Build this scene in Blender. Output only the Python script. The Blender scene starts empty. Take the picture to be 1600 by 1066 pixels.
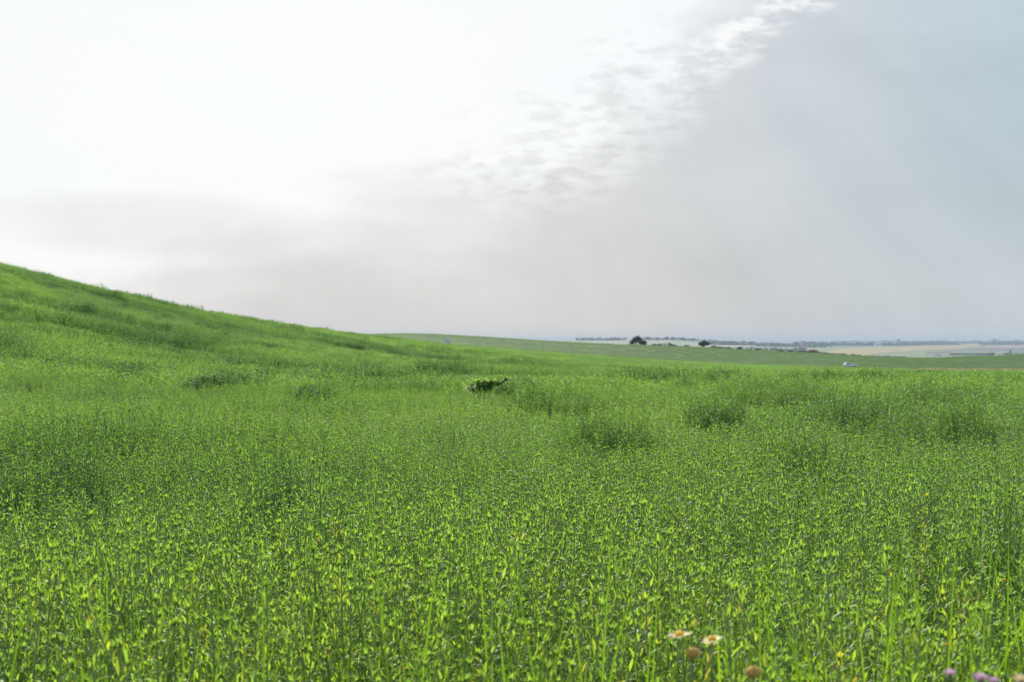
import bpy, bmesh, math, random
import numpy as np
from mathutils import Vector, Matrix

rng = np.random.default_rng(7)
random.seed(7)
R = math.radians
C = bpy.context.scene.collection
scene = bpy.context.scene
EYE = 1.7                       # eye height above the field
F = 2222.0                      # focal length in photo pixels (50 mm on a 36 mm frame, 1600 px wide)
SUN_AZ, SUN_EL = -9.0, 30.0
CROP = 0.75                     # crop height

# ------------------------------------------------------------------ small helpers
def sm(a, b, x):
    t = np.clip((np.asarray(x, float) - a) / (b - a), 0, 1)
    return t * t * (3 - 2 * t)

def vnoise(x, y, seed=0):
    x = np.asarray(x, float); y = np.asarray(y, float)
    xi = np.floor(x).astype(np.int64); yi = np.floor(y).astype(np.int64)
    fx = x - xi; fy = y - yi
    fx = fx * fx * (3 - 2 * fx); fy = fy * fy * (3 - 2 * fy)
    def h(a, b):
        n = (a * 374761393 + b * 668265263 + seed * 982451653) & 0xFFFFFFFF
        n = ((n ^ (n >> 13)) * 1274126177) & 0xFFFFFFFF
        return ((n ^ (n >> 16)) & 0xFFFFFF) / float(0xFFFFFF)
    return (h(xi, yi) * (1 - fx) + h(xi + 1, yi) * fx) * (1 - fy) + (h(xi, yi + 1) * (1 - fx) + h(xi + 1, yi + 1) * fx) * fy

def fbm(x, y, seed=0, o=3):
    s = 0; a = .5; t = 0
    for k in range(o):
        s = s + a * vnoise(np.asarray(x) * 2 ** k, np.asarray(y) * 2 ** k, seed + k * 17); t += a; a *= .5
    return s / t

def tag(o, label, cat, group=None, kind=None):
    o['label'] = label; o['category'] = cat
    if group: o['group'] = group
    if kind: o['kind'] = kind
    return o

class MB:
    """collects quads and triangles with material slots; build() links them as ONE mesh object"""
    def __init__(s): s.v = []; s.f = []; s.m = []; s.a = []
    def add(s, verts, faces, mi=0, a=0.0):
        b = len(s.v); s.v += [tuple(p) for p in verts]; s.a += [a] * len(verts)
        for f in faces: s.f.append(tuple(b + i for i in f)); s.m.append(mi)
    def tube(s, pts, radii, n=6, mi=0, cap=True, a=0.0):
        P = [Vector(p) for p in pts]; rings = []; vs = []
        ref = Vector((0.31, .95, .02))
        for i, p in enumerate(P):
            d = (P[min(i + 1, len(P) - 1)] - P[max(i - 1, 0)]).normalized()
            x = d.cross(ref)
            if x.length < 1e-3: x = d.cross(Vector((1, 0, 0)))
            x.normalize(); y = d.cross(x).normalized()
            for k in range(n):
                t = 2 * math.pi * k / n
                vs.append(p + (x * math.cos(t) + y * math.sin(t)) * radii[i])
        fs = []
        for i in range(len(P) - 1):
            for k in range(n):
                fs.append((i * n + k, i * n + (k + 1) % n, (i + 1) * n + (k + 1) % n, (i + 1) * n + k))
        if cap:
            fs.append(tuple(range(n - 1, -1, -1))); fs.append(tuple((len(P) - 1) * n + k for k in range(n)))
        s.add(vs, fs, mi, a)
    def box(s, c, d, mi=0, rz=0.0):
        M = Matrix.Rotation(rz, 3, 'Z'); vs = []
        for z in (-.5, .5):
            for x, y in ((-.5, -.5), (.5, -.5), (.5, .5), (-.5, .5)):
                vs.append(Vector(c) + M @ Vector((x * d[0], y * d[1], z * d[2])))
        s.add(vs, [(3, 2, 1, 0), (4, 5, 6, 7), (0, 1, 5, 4), (1, 2, 6, 5), (2, 3, 7, 6), (3, 0, 4, 7)], mi)
    def ball(s, c, r, n=10, m=7, mi=0, jit=0.0, a=0.0):
        vs = []; c = Vector(c)
        for j in range(m + 1):
            t = math.pi * j / m
            for k in range(n):
                p = 2 * math.pi * k / n; q = 1 + jit * random.uniform(-1, 1)
                vs.append(c + Vector((r[0] * math.sin(t) * math.cos(p) * q, r[1] * math.sin(t) * math.sin(p) * q, r[2] * math.cos(t) * q)))
        s.add(vs, [(j * n + k, (j + 1) * n + k, (j + 1) * n + (k + 1) % n, j * n + (k + 1) % n) for j in range(m) for k in range(n)], mi, a)
    def leaf(s, base, az, el0, droop, L, W, segs=4, fold=.25, mi=0, a=0.0, prof=None):
        """a lance-shaped leaf folded along its midrib and arching over"""
        p = Vector(base); vs = []
        side = Vector((-math.sin(az), math.cos(az), 0))
        for i in range(segs + 1):
            q = i / segs; el = el0 - droop * q
            d = Vector((math.cos(az) * math.cos(el), math.sin(az) * math.cos(el), math.sin(el)))
            up = side.cross(d) * -1
            w = W * (math.sin(math.pi * (0.12 + .88 * q) ** .8) if prof is None else prof(q))
            w = max(w, W * .04)
            if fold is None: vs += [p + side * w, p - side * w]
            else: vs += [p + side * w + up * (w * fold), p, p - side * w + up * (w * fold)]
            p = p + d * (L / segs)
        n = 2 if fold is None else 3
        fs = []
        for i in range(segs):
            for k in range(n - 1):
                fs.append((i * n + k, i * n + k + 1, (i + 1) * n + k + 1, (i + 1) * n + k))
        s.add(vs, fs, mi, a)
    def build(s, name, mats, parent=None, loc=None, smooth=True, link=True):
        me = bpy.data.meshes.new(name)
        me.from_pydata(s.v, [], s.f)
        for m in (mats if isinstance(mats, (list, tuple)) else [mats]): me.materials.append(m)
        me.polygons.foreach_set('material_index', s.m)
        me.polygons.foreach_set('use_smooth', [smooth] * len(s.f))
        at = me.attributes.new('leafv', 'FLOAT', 'POINT'); at.data.foreach_set('value', s.a)
        me.update()
        o = bpy.data.objects.new(name, me)
        if link: C.objects.link(o)
        if parent: o.parent = parent
        if loc is not None: o.location = loc
        return o

def empty(name, loc, rz=0.0):
    o = bpy.data.objects.new(name, None); C.objects.link(o)
    o.location = loc; o.rotation_euler = (0, 0, rz); o.empty_display_size = .2
    return o

def copy_tree(o, parent=None):
    c = o.copy(); C.objects.link(c); c.parent = parent
    for ch in list(o.children): copy_tree(ch, c)
    return c

# ------------------------------------------------------------------ materials
class NT:
    def __init__(s, tree): s.t = tree; s.n = tree.nodes; s.l = tree.links
    def put(s, sock, v):
        if v is None: return
        if isinstance(v, bpy.types.NodeSocket): s.l.new(v, sock)
        elif isinstance(v, (int, float)): sock.default_value = v
        else:
            v = tuple(v)
            if len(sock.default_value) == 4 and len(v) == 3: v = v + (1,)
            sock.default_value = v
    def math(s, op, a, b=None, c=None, clamp=False):
        n = s.n.new('ShaderNodeMath'); n.operation = op; n.use_clamp = clamp
        for i, v in enumerate((a, b, c)): s.put(n.inputs[i], v)
        return n.outputs[0]
    def ramp(s, f, stops, interp='LINEAR'):
        n = s.n.new('ShaderNodeValToRGB'); e = n.color_ramp; e.interpolation = interp
        while len(e.elements) < len(stops): e.elements.new(.5)
        for el, (p, c) in zip(e.elements, stops):
            el.position = p; el.color = (c, c, c, 1) if isinstance(c, (int, float)) else tuple(c) + (1,)
        s.put(n.inputs[0], f); return n.outputs[0]
    def mix(s, f, a, b, mode='MIX'):
        n = s.n.new('ShaderNodeMix'); n.data_type = 'RGBA'; n.blend_type = mode
        s.put(n.inputs[0], f); s.put(n.inputs[6], a); s.put(n.inputs[7], b); return n.outputs[2]
    def noise(s, vec, scale, detail=4, rough=.55, dist=0.0, dims='3D'):
        n = s.n.new('ShaderNodeTexNoise'); n.noise_dimensions = dims
        if dims == '1D': s.put(n.inputs['W'], vec)
        else: s.put(n.inputs['Vector'], vec)
        s.put(n.inputs['Scale'], scale); s.put(n.inputs['Detail'], detail); s.put(n.inputs['Roughness'], rough); s.put(n.inputs['Distortion'], dist)
        return n.outputs[0]
    def mrange(s, v, a, b, c=0.0, d=1.0, smooth=True):
        n = s.n.new('ShaderNodeMapRange'); n.interpolation_type = 'SMOOTHSTEP' if smooth else 'LINEAR'
        for i, q in enumerate((v, a, b, c, d)): s.put(n.inputs[i], q)
        return n.outputs[0]
    def comb(s, x, y, z):
        n = s.n.new('ShaderNodeCombineXYZ')
        for i, q in enumerate((x, y, z)): s.put(n.inputs[i], q)
        return n.outputs[0]

def new_mat(name):
    m = bpy.data.materials.new(name); m.use_nodes = True
    m.node_tree.nodes.clear(); return m, NT(m.node_tree)

def plain_mat(name, col, rough=.6, var=.15, scale=8.0, spec=.4, metal=0.0):
    m, t = new_mat(name)
    tc = t.n.new('ShaderNodeTexCoord').outputs['Object']
    nz = t.noise(tc, scale, 5)
    f = t.mrange(nz, .3, .7, 1 - var, 1 + var)
    c = t.mix(1.0, col, t.comb(f, f, f), 'MULTIPLY')
    b = t.n.new('ShaderNodeBsdfPrincipled'); t.put(b.inputs['Base Color'], c)
    t.put(b.inputs['Roughness'], rough); t.put(b.inputs['Specular IOR Level'], spec); t.put(b.inputs['Metallic'], metal)
    o = t.n.new('ShaderNodeOutputMaterial'); t.l.new(b.outputs[0], o.inputs[0]); return m

def leaf_mat(name, stops, rough=.55, trans=.52, spec=.3, use_tint=True, warm=(1.6, 1.55, .62)):
    """leaf colour varies by plant (tint) and by leaf (leafv); light comes through it"""
    m, t = new_mat(name)
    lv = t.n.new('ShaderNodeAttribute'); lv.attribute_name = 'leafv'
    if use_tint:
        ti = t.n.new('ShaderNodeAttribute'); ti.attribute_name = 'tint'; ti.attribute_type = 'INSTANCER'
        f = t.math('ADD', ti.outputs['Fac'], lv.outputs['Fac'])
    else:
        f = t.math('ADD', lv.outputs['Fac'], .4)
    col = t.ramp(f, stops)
    b = t.n.new('ShaderNodeBsdfPrincipled'); t.put(b.inputs['Base Color'], col)
    t.put(b.inputs['Roughness'], rough); t.put(b.inputs['Specular IOR Level'], spec)
    tr = t.n.new('ShaderNodeBsdfTranslucent'); t.put(tr.inputs[0], t.mix(1.0, col, warm, 'MULTIPLY'))
    mx = t.n.new('ShaderNodeMixShader'); mx.inputs[0].default_value = trans
    t.l.new(b.outputs[0], mx.inputs[1]); t.l.new(tr.outputs[0], mx.inputs[2])
    o = t.n.new('ShaderNodeOutputMaterial'); t.l.new(mx.outputs[0], o.inputs[0]); return m

CROP_STOPS = [(0.0, (.036, .092, .034)), (.25, (.094, .2, .064)), (.5, (.168, .312, .08)), (.72, (.245, .385, .075)), (.88, (.36, .41, .045)), (1.0, (.44, .36, .11))]
M_leaf = leaf_mat('crop_leaf', CROP_STOPS)
M_leaf_far = leaf_mat('crop_leaf_far', CROP_STOPS, rough=.66, spec=.2)
M_leaf_mid = leaf_mat('crop_leaf_mid', CROP_STOPS, rough=.56, spec=.3)
M_stem = plain_mat('crop_stem', (.21, .29, .13), .5, .2)
M_bud = plain_mat('crop_bud', (.06, .14, .035), .5, .2, 200)
GRASS_STOPS = [(0.0, (.06, .15, .02)), (.5, (.12, .24, .018)), (.8, (.22, .32, .03)), (1.0, (.42, .36, .16))]
M_grass = leaf_mat('grass_blade', GRASS_STOPS, rough=.4, trans=.5)
STRAW_STOPS = [(0.0, (.16, .15, .06)), (.5, (.42, .35, .2)), (1.0, (.55, .46, .3))]
M_straw = leaf_mat('dry_grass', STRAW_STOPS, rough=.7, trans=.3, spec=.2, warm=(1.1, 1, .8))
DARK_STOPS = [(0.0, (.014, .034, .014)), (.5, (.032, .066, .022)), (1.0, (.075, .11, .03))]
M_tree = leaf_mat('tree_leaf', DARK_STOPS, rough=.7, trans=.25, spec=.15, use_tint=False, warm=(1.2, 1.1, .5))
M_bush = leaf_mat('bush_leaf', [(0, (.06, .14, .04)), (.45, (.13, .28, .06)), (.8, (.24, .36, .05)), (1, (.5, .33, .06))], rough=.6, trans=.46, spec=.22, use_tint=False)
M_weed = leaf_mat('weed_leaf', [(0, (.03, .085, .03)), (.5, (.06, .15, .045)), (1, (.11, .21, .05))], rough=.75, trans=.4, spec=.12, use_tint=False)
M_bark = plain_mat('bark', (.09, .07, .055), .85, .3, 6)

def ground_mat(name, c1, c2, scale, c3=None, scale3=.01, bump=.0):
    m, t = new_mat(name)
    g = t.n.new('ShaderNodeNewGeometry').outputs['Position']
    n1 = t.noise(g, scale, 8, .65)
    col = t.mix(t.mrange(n1, .32, .68), c1, c2)
    if c3:
        mp = t.n.new('ShaderNodeMapping'); mp.inputs['Scale'].default_value = (.35, 1, 1); t.l.new(g, mp.inputs[0])
        n3 = t.noise(mp.outputs[0], scale3, 5, .6)
        col = t.mix(t.mrange(n3, .42, .66), col, c3)
    b = t.n.new('ShaderNodeBsdfPrincipled'); t.put(b.inputs['Base Color'], col)
    t.put(b.inputs['Roughness'], .9); t.put(b.inputs['Specular IOR Level'], .15)
    if bump:
        bp = t.n.new('ShaderNodeBump'); bp.inputs['Strength'].default_value = 1; bp.inputs['Distance'].default_value = bump
        t.l.new(n1, bp.inputs['Height']); t.l.new(bp.outputs[0], b.inputs['Normal'])
    o = t.n.new('ShaderNodeOutputMaterial'); t.l.new(b.outputs[0], o.inputs[0]); return m

M_soil = ground_mat('field_soil', (.05, .085, .026), (.085, .09, .04), 5.0)
M_farfield = ground_mat('far_green', (.04, .10, .026), (.06, .135, .03), .45, (.032, .08, .026), .035, .3)
M_plain = ground_mat('plain_ground', (.075, .13, .05), (.12, .16, .06), .02, (.08, .11, .07), .004)
M_road = ground_mat('road_gravel', (.22, .19, .15), (.3, .26, .21), 1.2)

# ------------------------------------------------------------------ terrain
def curve(pts):
    xs = [(p[0] - 800) / F for p in pts]; ys = [p[1] for p in pts]
    return lambda u: np.interp(u, xs, ys)
ptan = lambda pts: curve([(a, (533 - b) / F) for a, b in pts])
t_crest = ptan([(-900, 290), (-400, 340), (-200, 368), (0, 418), (100, 442.5), (200, 464.5), (300, 484), (400, 500), (500, 515), (560, 522), (600, 526),
                (690, 537), (760, 543.5), (850, 550), (1000, 560.5), (1100, 566), (1200, 570.5), (1350, 574.5), (1420, 577.5), (1500, 580), (1600, 580.5), (2300, 584)])
y_crest = curve([(-900, 150), (0, 165), (300, 190), (500, 225), (700, 280), (850, 325), (1000, 370), (1200, 425), (1350, 440), (1600, 440), (2300, 440)])
y_val = curve([(-900, 290), (0, 290), (500, 330), (700, 360), (850, 390), (1000, 420), (1200, 448), (1350, 458), (1600, 458), (2300, 458)])
d_val = curve([(-900, .03), (0, .03), (500, .02), (600, .008), (700, .0045), (850, .003), (1000, .002), (1200, .001), (1350, .0006), (1600, .0006), (2300, .0006)])
t_hill = ptan([(-900, 540), (0, 535), (400, 530), (540, 525), (590, 522.3), (630, 521.5), (665, 521.8), (690, 523), (760, 527), (850, 533), (900, 536),
               (1000, 540), (1060, 541.3), (1140, 545.5), (1200, 549), (1250, 551), (1300, 553.7), (1350, 557.4), (1400, 559.3), (1450, 560),
               (1500, 558.8), (1560, 556.4), (1600, 555), (2300, 550)])
y_hill = curve([(-900, 760), (600, 720), (900, 680), (1100, 660), (1300, 680), (1450, 720), (1600, 760), (2300, 800)])
y0_c = curve([(-900, 16), (0, 18), (400, 26), (800, 45), (1200, 80), (1600, 100), (2300, 100)])
_K = 1.7
def smooth_u(fn, u):
    return sum(w * fn(u + d) for d, w in ((-.012, .2), (0, .6), (.012, .2)))

def plain_z(u, Y):
    base = np.interp(Y, [800, 1300, 2000, 3200, 6000, 9000, 12500], [-24, -28, -28.5, -28, -19, -13, -10])
    px = u * F + 800
    A = np.interp(px, [400, 860, 900, 1050, 1130, 1200, 1300, 1400], [22, 22, 25, 26.2, 17.5, 9, 3, 0])
    ridge = sm(2300, 4500, Y) * (1 - sm(4800, 6400, Y))
    return base + A * ridge + .8 * (vnoise(u * 9, Y / 700., 5) - .5)

def top(x, Y):
    """height of the crop's top, relative to the eye"""
    x = np.asarray(x, float); Y = np.asarray(Y, float)
    Ye = np.maximum(Y, 1.0); u = np.clip(x / np.maximum(Ye, 6.0), -.72, .72)
    plane = -.95 - .016 * Y
    tc = smooth_u(t_crest, u); Yc = smooth_u(y_crest, u); Yv = smooth_u(y_val, u); Y0 = y0_c(u)
    t2 = smooth_u(t_hill, u); Y2 = smooth_u(y_hill, u); dv = smooth_u(d_val, u)
    tpl = lambda y: (-.95 - .016 * y) / y
    q = np.clip((Ye - Y0) / (Yc - Y0), 0, 1); S = q * q * (3 - 2 * q)
    t = tpl(Ye) + (tc - tpl(Yc)) * S
    tcc = tc
    qa = np.clip((Ye - Yc) / (Yv - Yc), 0, 1)
    tb = tcc - dv * qa * qa * (3 - 2 * qa)
    qb = sm(0, 1, (Ye - Yv) / (Y2 - Yv))
    tf = (tcc - dv) + (t2 - (tcc - dv)) * qb
    tt = np.where(Ye < Yc, t, np.where(Ye < Yv, tb, tf))
    z = tt * Ye
    z = np.where(Y < Y0, plane, z)
    zp = plain_z(u, Ye)
    w = sm(0, 1, (Ye - Y2) / np.maximum(1450 - Y2, 1))
    return np.where(Ye > Y2, t2 * Y2 * (1 - w) + zp * w, z)

def ground(x, Y):
    x = np.asarray(x, float); Y = np.asarray(Y, float)
    u = np.clip(x / np.maximum(Y, 6.0), -.72, .72)
    Yc = smooth_u(y_crest, u); dv = smooth_u(d_val, u)
    low = 1 - sm(Yc + 2, Yc + 9 + 60 * sm(.001, .01, dv), Y)
    return EYE + top(x, Y) - CROP * low

def gz(x, Y): return float(ground(x, Y))
def P(px, py, Y): return Vector(((px - 800) / F * Y, Y, EYE + (533 - py) / F * Y))
def on_ground(px, Y): x = (px - 800) / F * Y; return Vector((x, Y, gz(x, Y)))

def sheet(name, Ya, Yb, n, mat, pw=1.0, cols=241, label=None):
    s = np.linspace(-.7, .7, cols)
    vs = []; q = np.linspace(0, 1, n) ** pw
    for k in q:
        Y = Ya(s) + (Yb(s) - Ya(s)) * k
        x = s * (np.maximum(Y, 0) + 14)
        vs.append(np.stack([x, Y, ground(x, Y)], 1))
    V = np.concatenate(vs)
    i, j = np.meshgrid(np.arange(n - 1), np.arange(cols - 1), indexing='ij'); a = i * cols + j
    Fq = np.stack([a, a + 1, a + cols + 1, a + cols], -1).reshape(-1, 4)
    me = bpy.data.meshes.new(name); me.from_pydata(V.tolist(), [], Fq.tolist()); me.materials.append(mat)
    me.polygons.foreach_set('use_smooth', [True] * len(me.polygons))
    o = bpy.data.objects.new(name, me); C.objects.link(o)
    return tag(o, label, 'ground', kind='structure')

sheet('ground', lambda s: s * 0 - 12.0, lambda s: smooth_u(y_val, s), 150, M_soil, 2.0, label='soil of the near green field')
sheet('hill', lambda s: smooth_u(y_val, s), lambda s: smooth_u(y_hill, s) + 60, 60, M_farfield, label='far green field rising to the crest with the trees')
sheet('plain', lambda s: smooth_u(y_hill, s) + 60, lambda s: s * 0 + 12600.0, 170, M_plain, 1.8, label='wide hazy plain beyond the crest')

# far hills closing the horizon
mb = MB(); xs = np.linspace(-8600, 8600, 160)
hh = 8 + 14 * fbm(xs / 900., xs * 0, 3) + 6 * vnoise(xs / 160., xs * 0, 9)
for k, (yy, f) in enumerate(((11300, 0.), (11700, .6), (12100, 1.), (12500, .4))):
    for x, h in zip(xs, hh): mb.v.append((x, yy + 60 * math.sin(x / 700.), -12 + f * h)); mb.a.append(0)
for i in range(3):
    for j in range(159): mb.f.append((i * 160 + j, i * 160 + j + 1, (i + 1) * 160 + j + 1, (i + 1) * 160 + j)); mb.m.append(0)
tag(mb.build('hills', ground_mat('far_hills', (.08, .12, .08), (.12, .14, .1), .01)), 'faint low hills along the horizon', 'hills', kind='structure')

# ------------------------------------------------------------------ far fields, laid on the plain
def ray_plain(px, py):
    u = (px - 800) / F; t = (533 - py) / F
    Ys = np.geomspace(1500, 11800, 900); z = ground(u * Ys, Ys) - EYE
    k = np.nonzero(z >= t * Ys)[0]
    k = k[0] if len(k) else len(Ys) - 1
    return float(Ys[k])

def far_field(name, label, topc, botc, col, lift=.5, n=26, m=14, rows=0.0):
    p0, p1 = topc[0][0], topc[-1][0]; vs = []
    for i in range(n):
        px = p0 + (p1 - p0) * i / (n - 1); u = (px - 800) / F
        ya = ray_plain(px, np.interp(px, *zip(*botc))); yb = ray_plain(px, np.interp(px, *zip(*topc)))
        yb = max(yb, ya + 5)
        for j in range(m):
            Y = ya * (yb / ya) ** (j / (m - 1)); x = u * Y
            vs.append((x, Y, gz(x, Y) + lift))
    fs = [(i * m + j, (i + 1) * m + j, (i + 1) * m + j + 1, i * m + j + 1) for i in range(n - 1) for j in range(m - 1)]
    mb = MB(); mb.add(vs, fs)
    c2 = tuple(c * .82 for c in col)
    return tag(mb.build(name, ground_mat('ground_' + name, col, c2, .015, tuple(c * .9 for c in col), .006)), label, 'field', kind='structure')

far_field('straw_field', 'pale straw coloured field on the plain', [(1284, 550.6), (1320, 544.6), (1350, 543.4), (1440, 541), (1500, 539), (1535, 538.6)],
          [(1284, 556), (1340, 560), (1365, 553.5), (1440, 548), (1500, 545.5), (1535, 541)], (.25, .2, .06))
far_field('ploughed_field', 'slate dark field on the plain', [(1446, 551.4), (1490, 548), (1540, 543), (1640, 544)],
          [(1446, 553), (1490, 550.5), (1540, 550), (1640, 549)], (.07, .085, .085), .9)
far_field('fallow_field', 'pinkish strip of fallow field', [(1538, 542), (1570, 540.6), (1640, 539.2)], [(1538, 543.6), (1570, 544.2), (1640, 543)], (.27, .2, .13), 1.3)
far_field('meadow', 'pale green strip of meadow before the orchard', [(1484, 551), (1540, 550.6), (1640, 550.4)], [(1484, 553), (1540, 552.8), (1640, 552.6)], (.12, .21, .06), 1.7)
far_field('grassland', 'pale grey green grassland below the straw field', [(1366, 554), (1440, 548.4), (1447, 548)], [(1366, 560), (1440, 560), (1447, 560)], (.11, .17, .06), .7)
far_field('stubble_field', 'pale stubble field on the far ridge', [(870, 534.2), (900, 533.6), (960, 533.2), (1050, 532.4), (1110, 537)], [(870, 538), (900, 538.5), (960, 542), (1050, 543), (1110, 546)], (.15, .19, .1), .7)
far_field('pasture', 'pale strip of pasture on the falling ridge', [(1112, 541.2), (1150, 540.6), (1184, 540.6)], [(1112, 544.6), (1150, 543.2), (1184, 542.4)], (.27, .275, .18), 1.1)

# road and verge by the car
mb = MB(); us = np.linspace(.14, .72, 70); n = len(us)
for u in us:
    for j in range(4):
        Y = float(smooth_u(y_crest, u)) + 7.5 + 1.6 * j; x = u * Y; mb.v.append((x, Y, gz(x, Y) + .06)); mb.a.append(0)
for i in range(n - 1):
    for j in range(3): mb.f.append((i * 4 + j, (i + 1) * 4 + j, (i + 1) * 4 + j + 1, i * 4 + j + 1)); mb.m.append(0)
tag(mb.build('road', M_road), 'narrow country road along the field edge', 'road', kind='structure')
mb = MB()
for i in range(8):
    for j in range(3):
        p = on_ground(954 + 3.6 * i, 655 + 9 * j); p.z += .3 - (.2 if j != 1 else 0) ; mb.v.append(tuple(p)); mb.a.append(0)
for i in range(7):
    for j in range(2): mb.f.append((i * 3 + j, (i + 1) * 3 + j, (i + 1) * 3 + j + 1, i * 3 + j + 1)); mb.m.append(0)
tag(mb.build('path', ground_mat('red_earth', (.3, .17, .1), (.24, .15, .09), .5)), 'small strip of bare reddish earth at the crest by the trees', 'path', kind='structure')

# ------------------------------------------------------------------ crop plants
HID = bpy.data.collections.new('plant_kinds')     # sources for the scattered plants, not linked to the scene

def crop_plant(nm, lod, seed):
    random.seed(seed); mb = MB()
    h = random.uniform(.68, .84); lk = .2 if seed % 4 == 0 else .07; lean = random.uniform(-lk, lk), random.uniform(-lk, lk)
    axis = lambda q: Vector((lean[0] * q * q, lean[1] * q * q, h * q))
    mb.tube([axis(q) for q in (0, .4, .75, 1)], [.0042, .0038, .003, .0018], 4 if lod == 0 else 3, 1, False)
    nl = 52 if lod == 0 else 36; phi = random.uniform(0, 6)
    def one(p, q, az, k=1.0):
        L = (0.060 - .026 * q) * random.uniform(.65, 1.35) * k; W = L * random.uniform(.07, .11)
        el = R(random.uniform(18, 60)) + q * .25; dr = R(random.uniform(35, 95)) * (1.1 - .5 * q)
        a = random.uniform(-.08, .08) + (.12 if q < .5 else 0) * random.random() + (.2 if random.random() < .02 else 0)
        if lod == 0: mb.leaf(p, az, el, dr, L, W, 3, .3, 0, a)
        else: mb.leaf(p, az, el, dr, (L + .012 * q) * 1.15, W * 1.6, 2, None, 0, a)
    for i in range(nl):
        q = .14 + .85 * (i + random.random() * .6) / nl; phi += 2.399 + random.uniform(-.3, .3)
        one(axis(q), q, phi)
    def head(p, s=1.0):
        k_ = .55 if lod == 0 else .32; mb.ball(p + Vector((0, 0, .005)), (.0062 * s * k_, .0062 * s * k_, .0095 * s * k_), 6, 4, 2)
        for k in range(6 if lod == 0 else 4):
            az = k * 1.05 + random.random()
            mb.leaf(p, az, R(random.uniform(40, 75)), R(random.uniform(10, 50)), .025 * s, .0034 * s, 2, .3 if lod == 0 else None, 0, random.uniform(-.14, .02))
    head(axis(1), 1.15)
    for b in range(random.choice((0, 1, 2, 3))):
        q0 = random.uniform(.6, .85); az = random.uniform(0, 6.28); L = random.uniform(.1, .2); p = axis(q0); pts = [p]
        for k in range(1, 4):
            e = R(45 + 10 * k); p = p + Vector((math.cos(az) * math.cos(e), math.sin(az) * math.cos(e), math.sin(e))) * L / 3; pts.append(p)
        mb.tube(pts, [.0022, .002, .0018, .0014], 3, 1, False)
        for k in range(4): one(pts[1 + k // 2] , .85, az + k * 2.4, .75)
        head(pts[-1], .95)
    o = mb.build(nm, [M_leaf if lod == 0 else M_leaf_mid, M_stem, M_bud], link=False); return o

def crop_clump(nm, seed, size, count, leaves, big):
    random.seed(seed); mb = MB()
    for i in range(count):
        r = size * math.sqrt(random.random()) * .5; t = random.uniform(0, 6.28); x, y = r * math.cos(t), r * math.sin(t)
        h = .75 * (random.uniform(.8, 1.12) if size < 1 else random.uniform(.9, 1.03)); ph = random.uniform(0, 6); a0 = random.uniform(-.1, .1)
        lx, ly = random.uniform(-.06, .06), random.uniform(-.06, .06)
        for k in range(leaves):
            q = .35 + .65 * (k + random.random()) / leaves; ph += 2.4
            mb.leaf((x + lx * q, y + ly * q, h * q), ph, R(random.uniform(25, 70)), R(random.uniform(30, 90)), (.092 - .03 * q) * big * random.uniform(.8, 1.2), .0088 * big * random.uniform(.8, 1.3), 2, None, 0, a0 + random.uniform(-.12, .12))
    return mb.build(nm, [M_leaf_far], link=False)

def grass_tuft(nm, seed, n, hh, mat):
    random.seed(seed); mb = MB()
    for i in range(n):
        r = random.random() * .07; t = random.uniform(0, 6.28)
        mb.leaf((r * math.cos(t), r * math.sin(t), 0), t + random.uniform(-.6, .6), R(random.uniform(74, 89)), R(random.choice((12, 30, 60, 95, 120)) * random.uniform(.6, 1.2)), hh * random.uniform(.6, 1.1), (.0052 if hh > .6 else .0042) * random.uniform(.7, 1.3), 6, .3, 0, random.uniform(-.15, .2), lambda q: (1 - q ** 2.2) * .95 + .02)
    return mb.build(nm, [mat], link=False)

def scatter(name, sources, pts, rot, scl, tint, idx, label, cat='plants'):
    """ONE object of uncountable plants: points with attributes, instanced by geometry nodes"""
    col = bpy.data.collections.new(name + '_kinds')
    for o in sources: col.objects.link(o)
    me = bpy.data.meshes.new(name); n = len(pts); me.vertices.add(n); me.vertices.foreach_set('co', np.asarray(pts, np.float32).ravel())
    def at(nm, ty, key, v): a = me.attributes.new(nm, ty, 'POINT'); a.data.foreach_set(key, np.ascontiguousarray(v).ravel())
    at('rot', 'FLOAT_VECTOR', 'vector', rot.astype(np.float32)); at('scl', 'FLOAT_VECTOR', 'vector', scl.astype(np.float32))
    at('tint', 'FLOAT', 'value', tint.astype(np.float32)); at('idx', 'INT', 'value', idx.astype(np.int32))
    me.update(); o = bpy.data.objects.new(name, me); C.objects.link(o)
    g = bpy.data.node_groups.new(name, 'GeometryNodeTree')
    g.interface.new_socket('Geometry', in_out='INPUT', socket_type='NodeSocketGeometry')
    g.interface.new_socket('Geometry', in_out='OUTPUT', socket_type='NodeSocketGeometry')
    N = g.nodes; L = g.links
    gi = N.new('NodeGroupInput'); go = N.new('NodeGroupOutput'); ip = N.new('GeometryNodeInstanceOnPoints'); ci = N.new('GeometryNodeCollectionInfo')
    ci.inputs['Collection'].default_value = col; ci.inputs['Separate Children'].default_value = True; ci.inputs['Reset Children'].default_value = True
    def na(nm, ty): q = N.new('GeometryNodeInputNamedAttribute'); q.data_type = ty; q.inputs[0].default_value = nm; return next(s for s in q.outputs if s.enabled)
    er = N.new('FunctionNodeEulerToRotation'); L.new(na('rot', 'FLOAT_VECTOR'), er.inputs[0])
    L.new(gi.outputs[0], ip.inputs['Points']); L.new(ci.outputs[0], ip.inputs['Instance']); ip.inputs['Pick Instance'].default_value = True
    L.new(na('idx', 'INT'), ip.inputs['Instance Index']); L.new(er.outputs[0], ip.inputs['Rotation']); L.new(na('scl', 'FLOAT_VECTOR'), ip.inputs['Scale'])
    L.new(ip.outputs[0], go.inputs[0])
    md = o.modifiers.new('scatter', 'NODES'); md.node_group = g
    return tag(o, label, cat, kind='stuff')

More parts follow.
